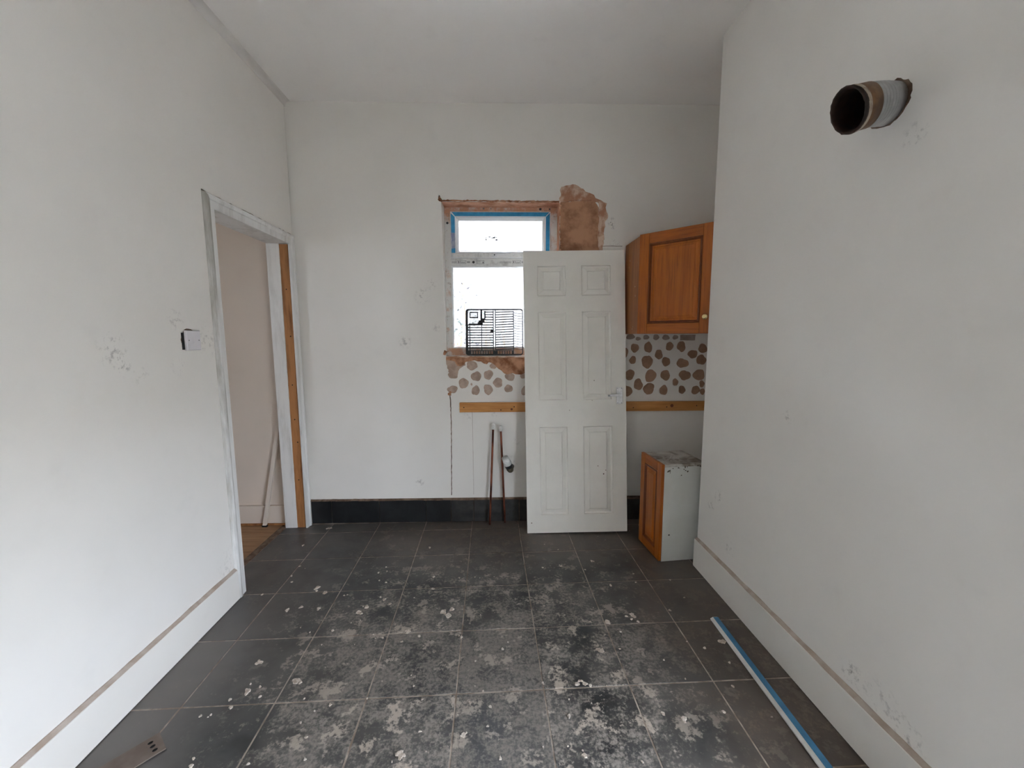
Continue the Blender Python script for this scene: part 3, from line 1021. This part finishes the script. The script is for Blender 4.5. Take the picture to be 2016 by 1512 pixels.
for k in range(16):
    py = 590 + k * 39
    b = MB()
    b.add([(ca(918), -.004, cz(py + 12)), (ca(1196), -.004, cz(py)), (ca(1196), -.004, cz(py - 15)), (ca(918), -.004, cz(py - 3)),
           (ca(918), .004, cz(py + 12)), (ca(1196), .004, cz(py)), (ca(1196), .004, cz(py - 15)), (ca(918), .004, cz(py - 3))],
          [(0, 1, 2, 3), (7, 6, 5, 4), (0, 4, 5, 1), (1, 5, 6, 2), (2, 6, 7, 3), (3, 7, 4, 0)])
    b.build('slat', m_tray, dr)
for k in range(15):
    py = 600 + k * 40
    pts = [(ca(1200 + 130 * t / 6), -.004 - .016 * (t / 6) ** 2, cz(py + 22 * math.sin(t / 6 * 1.5))) for t in range(7)]
    MB().tube(pts, .0022, 6).build('curved_slat', m_tray_l, dr)
b = MB(); bar(b, 905, 920, 560, 1200, -.012, -.004); b.build('divider', m_tray_l, dr)
# cutlery well in the corner
b = MB()
bar(b, 510, 642, 588, 604); bar(b, 510, 642, 665, 683); bar(b, 510, 526, 588, 683); bar(b, 628, 642, 588, 683)
for k in range(1, 6):
    bar(b, 526 + k * 17 - 2, 526 + k * 17 + 2, 604, 665, -.003, .003)
for k in range(1, 4):
    bar(b, 526, 628, 604 + k * 15 - 2, 604 + k * 15 + 2, -.003, .003)
for k in range(9):
    bar(b, 508 + k * 16 - 3, 508 + k * 16 + 3, 560, 590, -.003, .003)
    bar(b, 508 + k * 16 - 3, 508 + k * 16 + 3, 683, 770, -.003, .003)
for k in range(5):
    bar(b, 484, 510, 600 + k * 18 - 3, 600 + k * 18 + 3, -.003, .003)
    bar(b, 642, 682, 600 + k * 18 - 3, 600 + k * 18 + 3, -.003, .003)
b.build('cutlery_well', m_tray, dr)
b = MB()
bar(b, 680, 708, 552, 740, -.016, .006); bar(b, 650, 708, 722, 752, -.016, .006); bar(b, 738, 758, 570, 700); bar(b, 700, 745, 690, 750, -.012, .006); bar(b, 500, 715, 770, 792); bar(b, 640, 715, 745, 790)
b.build('divider_wall', m_tray, dr)
MB().prism(blob(ca(858), cz(888), .011, .011, random.Random(3), 9, .3), -.006, .004, 1).build('drain_rosette', m_tray, dr)

# ------------------------------------------------------------------ the loose door leaning on the wall
DW, DH, DT = .686, 1.917, .036
tilt = math.radians(5.03)
MD = Matrix.Translation((.2155, 2.6480, .0040)) @ Matrix.Rotation(-.0321, 4, 'Z') @ Matrix.Rotation(-tilt, 4, 'X') @ Matrix.Rotation(-.0125, 4, 'Y')
door = tag(empty('panel_door', MD), 'loose white six-panel door leaning against the back wall', 'door')
cols = [(.094, .284), (.392, .589)]
rows = [(.124, .728), (.910, 1.508), (1.615, 1.816)]
xs = [0, .094, .284, .392, .589, DW]
zs = [0, .124, .728, .910, 1.508, 1.615, 1.816, DH]
b = MB()
vid = {}
for i, x in enumerate(xs):
    for j, z in enumerate(zs):
        vid[i, j] = len(b.v)
        b.v.append((x, 0, z))
for i in range(5):
    for j in range(7):
        if i in (1, 3) and j in (1, 3, 5):
            continue
        b.f.append([vid[i, j], vid[i + 1, j], vid[i + 1, j + 1], vid[i, j + 1]]); b.sm.append(False)
e = .0015
o4 = len(b.v)
b.v += [(0, DT, 0), (DW, DT, 0), (DW, DT, DH), (0, DT, DH)]
b.f.append([o4 + 3, o4 + 2, o4 + 1, o4]); b.sm.append(False)
bott = [vid[i, 0] for i in range(6)]
topp = [vid[i, 7] for i in range(6)]
lef = [vid[0, j] for j in range(8)]
rig = [vid[5, j] for j in range(8)]
b.f += [bott[::-1] + [o4, o4 + 1], topp + [o4 + 2, o4 + 3], lef + [o4 + 3, o4], rig[::-1] + [o4 + 1, o4 + 2]]
b.sm += [False] * 4
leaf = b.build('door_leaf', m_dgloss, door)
for (xa, xb) in cols:
    for (za, zb) in rows:
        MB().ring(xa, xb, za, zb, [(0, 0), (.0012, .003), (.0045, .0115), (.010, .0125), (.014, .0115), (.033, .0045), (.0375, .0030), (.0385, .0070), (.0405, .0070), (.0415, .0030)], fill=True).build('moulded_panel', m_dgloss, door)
hp = MB().box(.620, .662, -.005, 0, .878, .990).build('handle_plate', m_chrome, door, bevel=.002)
for u, z in ((.628, .984), (.654, .984), (.628, .885), (.654, .885)):
    MB().tube([(u, -.0058, z), (u, -.004, z)], .0028, 8).build('screw', m_print, hp)
b = MB()
b.tube([(.642, -.004, .938), (.642, -.030, .938)], .0105, 14)
b.build('spindle_boss', m_chrome, hp)
b = MB()
b.add([(.652, -.030, .928), (.652, -.030, .950), (.652, -.044, .950), (.652, -.044, .928), (.566, -.036, .931), (.566, -.036, .945), (.566, -.048, .945), (.566, -.048, .931), (.550, -.050, .932), (.550, -.050, .944), (.550, -.060, .944), (.550, -.060, .932)],
      [(0, 1, 2, 3), (0, 1, 5, 4), (1, 2, 6, 5), (2, 3, 7, 6), (3, 0, 4, 7), (4, 5, 9, 8), (5, 6, 10, 9), (6, 7, 11, 10), (7, 4, 8, 11), (8, 9, 10, 11)])
b.build('lever', m_chrome, hp, bevel=.0025)
for u, z, r in ((.528, .40, .004), (.543, .425, .003), (.49, .455, .003), (.30, .84, .0025), (.47, 1.04, .003), (.03, .07, .004), (.455, .905, .002)):
    MB().prism(blob(u, z, r, r * 1.2, rnd, 8, .25), -.0006, .0005, 1).build('paint_chip', m_mortar, leaf)

# ------------------------------------------------------------------ corner wall cabinet
cab = tag(empty('corner_wall_cabinet'), 'stained oak corner wall cabinet with angled door above the dabbed wall', 'cabinet')
cz0, cz1 = 1.358, 1.958
yb_ = lambda x: YB + AB * x - .001
poly = [(.907, yb_(.907) - .0015), (.907, 2.560), (.925, 2.545), (1.216, 2.254), (1.232, 2.235), (1.508, 2.235), (1.508, yb_(1.508))]
MB().prism(poly, cz0 + .002, cz1 - .002, 2).build('carcass', m_oak_side, cab)
MB().box(.904, .9068, 2.553, yb_(.905) - .001, cz0, cz1).build('side_panel', m_oak_side, cab, bevel=.001, seg=1)
# door frame on the diagonal: local x along the face, y into the cabinet
a0, a1 = Vector((.902, 2.552)), Vector((1.212, 2.242))
dl = (a1 - a0).length
FD = Matrix.Translation((a0.x, a0.y, 0)) @ Matrix.Rotation(math.atan2(a1.y - a0.y, a1.x - a0.x), 4, 'Z')


def panel_door_unit(parent, MW, w_, z0, z1, st, name='cabinet_door', th=.02):
    o = empty(name)
    o.parent = parent
    o.matrix_parent_inverse = Matrix.Identity(4)
    o.matrix_basis = MW
    for xa, xb in ((0, st), (w_ - st, w_)):
        MB().box(xa, xb, -th, 0, z0, z1).build('stile', m_oak, o, bevel=.004, seg=2)
    for za, zb in ((z0, z0 + st), (z1 - st, z1)):
        MB().box(st, w_ - st, -th + .0002, 0, za, zb).build('rail', m_oak_h, o, bevel=.0035, seg=2)
    MB().ring(st, w_ - st, z0 + st, z1 - st, [(0, -th + .001), (.003, -th - .002), (.008, -th - .002), (.013, -th + .007), (.016, -th + .010)]).build('moulding', m_oak_d, o)
    MB().ring(st, w_ - st, z0 + st, z1 - st, [(.014, -th + .010), (.018, -th + .0095), (.022, -th + .0105), (.030, -th + .006), (.040, -th + .003), (.042, -th + .001)], fill=True).build('raised_panel', m_oak, o)
    return o


# the carcass front stands 2 cm behind the door face
FD2 = FD @ Matrix.Translation((0.006, -.0015, 0))
dk = panel_door_unit(cab, FD2, dl - .006, cz0, cz1, .062)
kx = dl - .034
b = MB()
b.tube([(kx, -.020, 1.450), (kx, -.030, 1.450), (kx, -.034, 1.450), (kx, -.042, 1.450), (kx, -.046, 1.450), (kx, -.0465, 1.450)], [.007, .0065, .013, .0155, .012, .005], 18)
b.build('knob', m_brass, dk)
for z, y in ((1.84, 2.74), (1.80, 2.76), (1.60, 2.62), (1.66, 2.63), (1.39, 2.66), (1.405, 2.65)):
    MB().prism(blob(y, z, .004, .005, rnd, 8, .3), .9030, .9045, 0).build('paint_speck', m_splat, cab)

# ------------------------------------------------------------------ low cabinet on the floor
ang = .085
ML = Matrix.Translation((.968, 2.259, .0012)) @ Matrix.Rotation(ang, 4, 'Z')
lc = tag(empty('floor_cabinet', ML), 'small white cabinet with oak door turned sideways on the floor', 'cabinet')
LW, LD, LH = .28, .272, .597
MB().box(.019, LW, .0, .016, 0, LH - .016).build('side_panel', m_cabwhite, lc, bevel=.0008, seg=1)
MB().box(.019, LW, LD - .016, LD, 0, LH - .016).build('side_panel', m_cabwhite, lc, bevel=.0008, seg=1)
MB().box(.019, LW, 0, LD, LH - .016, LH).build('top_panel', m_cabtop, lc, bevel=.0008, seg=1)
MB().box(.019, LW, .016, LD - .016, 0, .016).build('bottom_panel', m_cabwhite, lc)
MB().box(LW - .008, LW, .016, LD - .016, .016, LH - .016).build('back_panel', m_cabwhite, lc)
MDL = Matrix.Translation((.019, LD, 0)) @ Matrix.Rotation(math.radians(-90), 4, 'Z')
panel_door_unit(lc, MDL, LD, .004, LH + .002, .055, th=.019)
MB().tube([(.062, -.0006, .165), (.062, .004, .165)], .0045, 12).build('screw_hole', m_black, lc)
r2 = random.Random(21)
for k in range(16):
    u = r2.uniform(.03, .27)
    MB().prism(blob(u, LH - .012 - abs(r2.gauss(0, .022)), r2.uniform(.002, .007), r2.uniform(.002, .006), r2, 8, .35), -.0005, .0003, 1).build('grime_spot', m_sludge, lc)

# ------------------------------------------------------------------ duct in the right wall
du = tag(empty('flue_duct'), 'short rusty metal flexible duct sticking out of the right wall', 'duct')
E0, E1 = Vector((1.180, 1.250, 2.026)), Vector((.980, 1.1637, 1.9595))
R0 = .0562
d = E1 - E0


def sect(t):
    n_ = Vector((-1, .08 * t, -.12 - .28 * t)).normalized()
    a_ = Vector((0, 0, 1)).cross(n_).normalized()
    return a_, n_.cross(a_)



def dtube(ts, rads, n=44, jit=0.0, seed=2):
    r_ = random.Random(seed)
    b_ = MB()
    for t, ra in zip(ts, rads):
        c0 = E0 + d * t + Vector((0, 0, .006 * math.sin(min(t, 1) * math.pi)))
        SA, SC = sect(t)
        for k in range(n):
            an = 2 * math.pi * k / n
            q = ra + (r_.uniform(-jit, jit) if jit else 0)
            b_.v.append(tuple(c0 + SA * (q * math.cos(an)) + SC * (q * math.sin(an))))
    for i in range(len(ts) - 1):
        for k in range(n):
            b_.f.append([i * n + k, i * n + (k + 1) % n, (i + 1) * n + (k + 1) % n, (i + 1) * n + k])
            b_.sm.append(True)
    return b_


N = 64
ts = [k / N * .70 for k in range(N + 1)]
dtube(ts, [R0 + (.0014 * math.sin(k * .95) if k > 18 else .0006) for k in range(N + 1)]).build('corrugated_sleeve', m_galv, du)
dtube([.60, .605, .80, .86], [R0, R0 + .0026, R0 + .0026, R0 + .0012]).build('rusty_band', m_rust, du)
dtube([.84, .86, .90, .93], [R0 + .001, R0 + .0036, R0 + .0046, R0 + .003]).build('sealant_ring', m_putty, du)
dtube([.92, .96, 1.0, 1.01, 1.0, .9, .6, .2], [R0 + .002, R0 + .0046, R0 + .0050, R0 + .002, R0 - .001, R0 - .004, R0 - .005, R0 - .006], jit=.0012).build('rusty_mouth', m_rustdark, du)
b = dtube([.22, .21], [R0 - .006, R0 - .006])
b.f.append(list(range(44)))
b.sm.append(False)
b.build('dark_bore_disc', m_black, du)  # black disc paints the dark depth inside the duct
rr = random.Random(2)
for an, s_, t0, t1 in ((2.2, .5, .06, .22), (3.3, .45, .05, .24)):
    # dabs of wall paint on the sleeve
    vs, fs = [], []
    m_, n_ = 8, 10
    for i in range(m_ + 1):
        for j in range(n_ + 1):
            th = an + s_ * (j / n_ - .5) * (1 + .3 * math.sin(i * 2.1))
            t = t0 + (t1 - t0) * i / m_ + .01 * math.sin(j * 1.7)
            a_, c_ = sect(t)
            vs.append(E0 + d * t + Vector((0, 0, .006 * math.sin(t * math.pi))) + (a_ * math.cos(th) + c_ * math.sin(th)) * (R0 + .0020))
    for i in range(m_):
        for j in range(n_):
            fs.append((i * (n_ + 1) + j, i * (n_ + 1) + j + 1, (i + 1) * (n_ + 1) + j + 1, (i + 1) * (n_ + 1) + j))
    MB().add(vs, fs, True).build('paint_smear', m_ductpaint, du)
b = MB()
po = [(E0.y + (R0 + .006 + rr.uniform(-.003, .005)) * math.cos(a) * 1.06, E0.z + (R0 + .004 + rr.uniform(-.003, .005)) * math.sin(a)) for a in [2 * math.pi * k / 40 for k in range(40)]]
MB().prism(po, XR - .0012, XR + .0005, 0).build('broken_plaster_rim', m_mortar, wall_right)

# ------------------------------------------------------------------ light switch
ls = tag(empty('light_switch'), 'white plastic light switch beside the doorway', 'light switch')
y0, y1, z0, z1 = 1.830, 1.916, 1.287, 1.374
MB().box(XL - .0005, XL + .006, y0 - .009, y0 + .012, z0 + .004, z1 - .010).build('wall_box_gap', m_black, ls)
MB().prism(blob((y0 + y1) / 2 - .006, (z0 + z1) / 2 + .003, .049, .047, rnd, 24, .06), XL - .0005, XL + .0012, 0).build('broken_plaster', m_mortar, ls)
b = MB()
b.ring(y0, y1, z0, z1, [(0, 0), (.0, .007), (.003, .010)], fill=True)
b.v = [(XL + .006 + y, x, z) for x, y, z in b.v]
b.build('switch_plate', m_switch, ls)
b = MB()
b.add([(XL + .0155, 1.866, 1.317), (XL + .0155, 1.880, 1.317), (XL + .0155, 1.880, 1.345), (XL + .0155, 1.866, 1.345), (XL + .019, 1.866, 1.317), (XL + .019, 1.880, 1.317), (XL + .0165, 1.880, 1.345), (XL + .0165, 1.866, 1.345)],
      [(0, 1, 2, 3), (4, 5, 6, 7), (0, 1, 5, 4), (1, 2, 6, 5), (2, 3, 7, 6), (3, 0, 4, 7)])
b.build('rocker', m_switch, ls, bevel=.0008, seg=1)
for y in (1.843, 1.903):
    MB().tube([(XL + .015, y, 1.331), (XL + .0164, y, 1.331)], .0026, 10).build('screw', m_print, ls)

# ------------------------------------------------------------------ trim strip lying on the floor
ts = tag(empty('trim_strip', Matrix.Translation((1.036, 1.757, .0012)) @ Matrix.Rotation(-.0225, 4, 'Z')), 'long white plastic trim with blue film lying beside the right skirting', 'trim strip')
MB().prism([(-.018, 0), (.018, 0), (.018, .010), (.014, .012), (-.007, .012), (-.018, .005)], -1.62, 0, 1).build('plastic_angle', m_trimw, ts)
MB().box(-.006, .017, -1.62, -.002, .0118, .0128).build('blue_film', m_trimb, ts)

# ------------------------------------------------------------------ steel plate with holes, bottom left
ct = Vector((-1.088, 1.238))
dx = Vector((-.66, -.75)).normalized()
dy_ = Vector((-dx.y, dx.x)) * -1
if dy_.y < 0:
    dy_ = -dy_
MP = Matrix(((dx.x, dy_.x, 0, ct.x), (dx.y, dy_.y, 0, ct.y), (0, 0, 1, .0012), (0, 0, 0, 1)))
pl = tag(empty('steel_plate', MP), 'flat dusty metal plate with three holes lying near the left skirting', 'plate')
bm = bmesh.new()
PW, PL = .086, .235
holes = [(.024 + .002 * k, .022 + .021 * k, .0075) for k in range(3)]
# grid of cells; holes cut as octagonal rings inside their cells
cells = [(0, .0115), (.0115, .0325), (.0325, .0535), (.0535, .0745), (.0745, PW)]
b = MB()
th = .0035


def quad(x0, x1, y0, y1):
    b.box(x0, x1, y0, y1, 0, th)


quad(.040, PL, 0, PW)
quad(0, .012, 0, PW)
quad(.012, .040, 0, .0115)
quad(.012, .040, .0745, PW)
for k, (hx, hy, hr) in enumerate(holes):
    xa, xb, ya, yb2 = .012, .040, .0115 + .021 * k, .0325 + .021 * k
    n = 24
    out, inn = [], []
    for q in range(n):
        a = 2 * math.pi * q / n
        c, s_ = math.cos(a), math.sin(a)
        tx = ((xb - hx) / c) if c > 1e-6 else ((xa - hx) / c) if c < -1e-6 else 9
        ty = ((yb2 - hy) / s_) if s_ > 1e-6 else ((ya - hy) / s_) if s_ < -1e-6 else 9
        t = min(tx, ty)
        out.append((hx + c * t, hy + s_ * t))
        inn.append((hx + c * hr, hy + s_ * hr))
    vs = [(x, y, th) for x, y in out] + [(x, y, th) for x, y in inn] + [(x, y, 0) for x, y in inn]
    fs = []
    for q in range(n):
        q2 = (q + 1) % n
        fs += [(q, q2, n + q2, n + q), (n + q, n + q2, 2 * n + q2, 2 * n + q)]
    b.add(vs, fs)
b.build('plate_body', m_plate, pl, recalc=False)
bm.free()
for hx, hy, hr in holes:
    MB().tube([(hx, hy, .0002), (hx, hy, .0006)], hr, 16).build('hole_shade_disc', m_black, pl)  # black discs paint the shade inside the holes

# ------------------------------------------------------------------ lath in the hall
la = tag(empty('wooden_lath'), 'thin white lath leaning on the hall wall beside the doorway', 'lath')
ab = Vector((-1.652, 2.850, .0))
at_ = Vector((-1.500, 2.883, .86))
dv = (at_ - ab)
sd = Vector((.0125, 0, 0))
dp = Vector((0, .008, 0))
vs = []
for p_ in (ab, at_):
    for a, c in ((-1, -1), (1, -1), (1, 1), (-1, 1)):
        vs.append(p_ + sd * a + dp * c)
MB().add(vs, [(0, 1, 2, 3), (7, 6, 5, 4), (0, 4, 5, 1), (1, 5, 6, 2), (2, 6, 7, 3), (3, 7, 4, 0)]).build('stick', m_hall, la)
MB().box(-1.668, -1.634, 2.842, 2.858, -.003, .010).build('foot', m_black, la)

# ------------------------------------------------------------------ plaster splashes on the tiles
SP = [(-0.988, 1.591, 0.0218), (-0.952, 1.45, 0.0179), (-0.996, 1.417, 0.0097), (-0.972, 1.384, 0.0114), (-0.79, 1.491, 0.0246), (-1.059, 1.354, 0.0074), (-0.255, 1.863, 0.0409), (0.658, 1.798, 0.0321), (0.522, 1.766, 0.0218), (0.441, 1.593, 0.0197), (0.331, 1.439, 0.0257), (-0.317, 1.187, 0.0212), (-0.115, 1.242, 0.0136), (0.28, 1.155, 0.0143), (-0.101, 1.363, 0.0094), (-1.036, 1.923, 0.0158), (-0.884, 1.927, 0.0132), (-0.906, 2.054, 0.0169), (-0.965, 2.1, 0.0202), (-0.577, 1.983, 0.0136), (-0.539, 1.945, 0.0107), (-0.403, 1.746, 0.0168), (-0.755, 1.765, 0.0097), (-0.675, 2.225, 0.0092), (-0.607, 2.129, 0.0088), (-0.352, 2.169, 0.0119), (0.995, 1.617, 0.0244), (0.899, 1.583, 0.0109), (0.574, 2.287, 0.0126), (0.382, 2.242, 0.0123), (0.779, 2.145, 0.0088), (0.765, 2.064, 0.0085), (-1.172, 2.798, 0.0192), (-1.254, 2.562, 0.0106), (0.969, 1.923, 0.0079), (0.813, 1.284, 0.0106), (0.592, 1.288, 0.0106), (0.656, 1.262, 0.0173), (0.908, 1.387, 0.0076), (-0.65, 1.927, 0.0185), (-0.678, 1.891, 0.0208), (-1.159, 2.316, 0.0095), (-1.128, 2.159, 0.0089), (-0.63, 2.238, 0.0061), (0.049, 1.656, 0.0045), (-0.034, 1.269, 0.007), (0.254, 1.294, 0.0107), (-0.966, 1.179, 0.0113), (-0.975, 1.202, 0.0066), (-1.025, 1.357, 0.0056)]
r2 = random.Random(31)
b = MB()
for x, y, r in SP:
    k = 1 if r < .012 else 3 if r < .025 else 7
    for q in range(k):
        f = 1.0 if q == 0 and k < 7 else r2.uniform(.25, .6)
        ox, oy = (0, 0) if q == 0 else (r2.gauss(0, .6) * r, r2.gauss(0, .6) * r)
        b.prism(blob(x + ox, y + oy, r * f * .62, r * f * r2.uniform(.5, .75), r2, 14, .28), .0032 + r2.uniform(-.0004, .0004), .0002, 2, .18)
for k in range(330):
    x = r2.uniform(-1.25, 1.1)
    y = r2.uniform(-.6, 2.75)
    if r2.random() > (1.0 if -.9 < x < .6 and y < 2.3 else .35):
        continue
    r = abs(r2.gauss(0, .003)) + .0016
    b.prism(blob(x, y, r, r * r2.uniform(.6, 1.4), r2, 8, .3), .0030, .0002, 2, .2)
tag(b.build('plaster_splashes', m_splat), 'dried white plaster splashes scattered over the dark floor tiles', 'splashes', kind='stuff')

# ------------------------------------------------------------------ shrub outside the window
def shrub(cx, cy, zlo, zhi, rad, n, label_, seed):
    r3 = random.Random(seed)
    t = tag(empty('garden_shrub'), label_, 'shrub', 'shrubs outside the window')
    for k in range(5):
        x = cx + r3.uniform(-.5, .5) * rad
        MB().tube([(cx + r3.uniform(-.1, .1), cy, -.25), (x, cy + r3.uniform(-.1, .1), (zlo + zhi) / 2), (x + r3.uniform(-.2, .2) * rad, cy, zhi)], [.02, .013, .004], 7).build('stem', m_stem, t)
    b = MB()
    for k in range(n):
        p_ = Vector((cx + r3.gauss(0, .45) * rad, cy + r3.gauss(0, .35) * rad, r3.triangular(zlo, zhi, zlo + (zhi - zlo) * .35)))
        a_ = Vector((r3.uniform(-1, 1), r3.uniform(-1, 1), r3.uniform(-.6, .9))).normalized()
        c_ = a_.cross(Vector((r3.uniform(-1, 1), r3.uniform(-1, 1), r3.uniform(-1, 1)))).normalized()
        l_, w_ = r3.uniform(.03, .06), r3.uniform(.010, .018)
        up_ = a_.cross(c_) * .006
        b.add([p_, p_ + a_ * l_ * .5 + c_ * w_ + up_, p_ + a_ * l_, p_ + a_ * l_ * .5 - c_ * w_ + up_], [(0, 1, 2), (0, 2, 3)])
    tag(b.build('foliage', m_leaf, t, recalc=False), kind='stuff')


shrub(-.43, 4.6, .1, 2.0, .42, 1500, 'tall leafy shrub outside the left of the window', 3)
shrub(.03, 5.2, .1, 1.65, .38, 500, 'low shrub behind the dish drainer outside the window', 4)
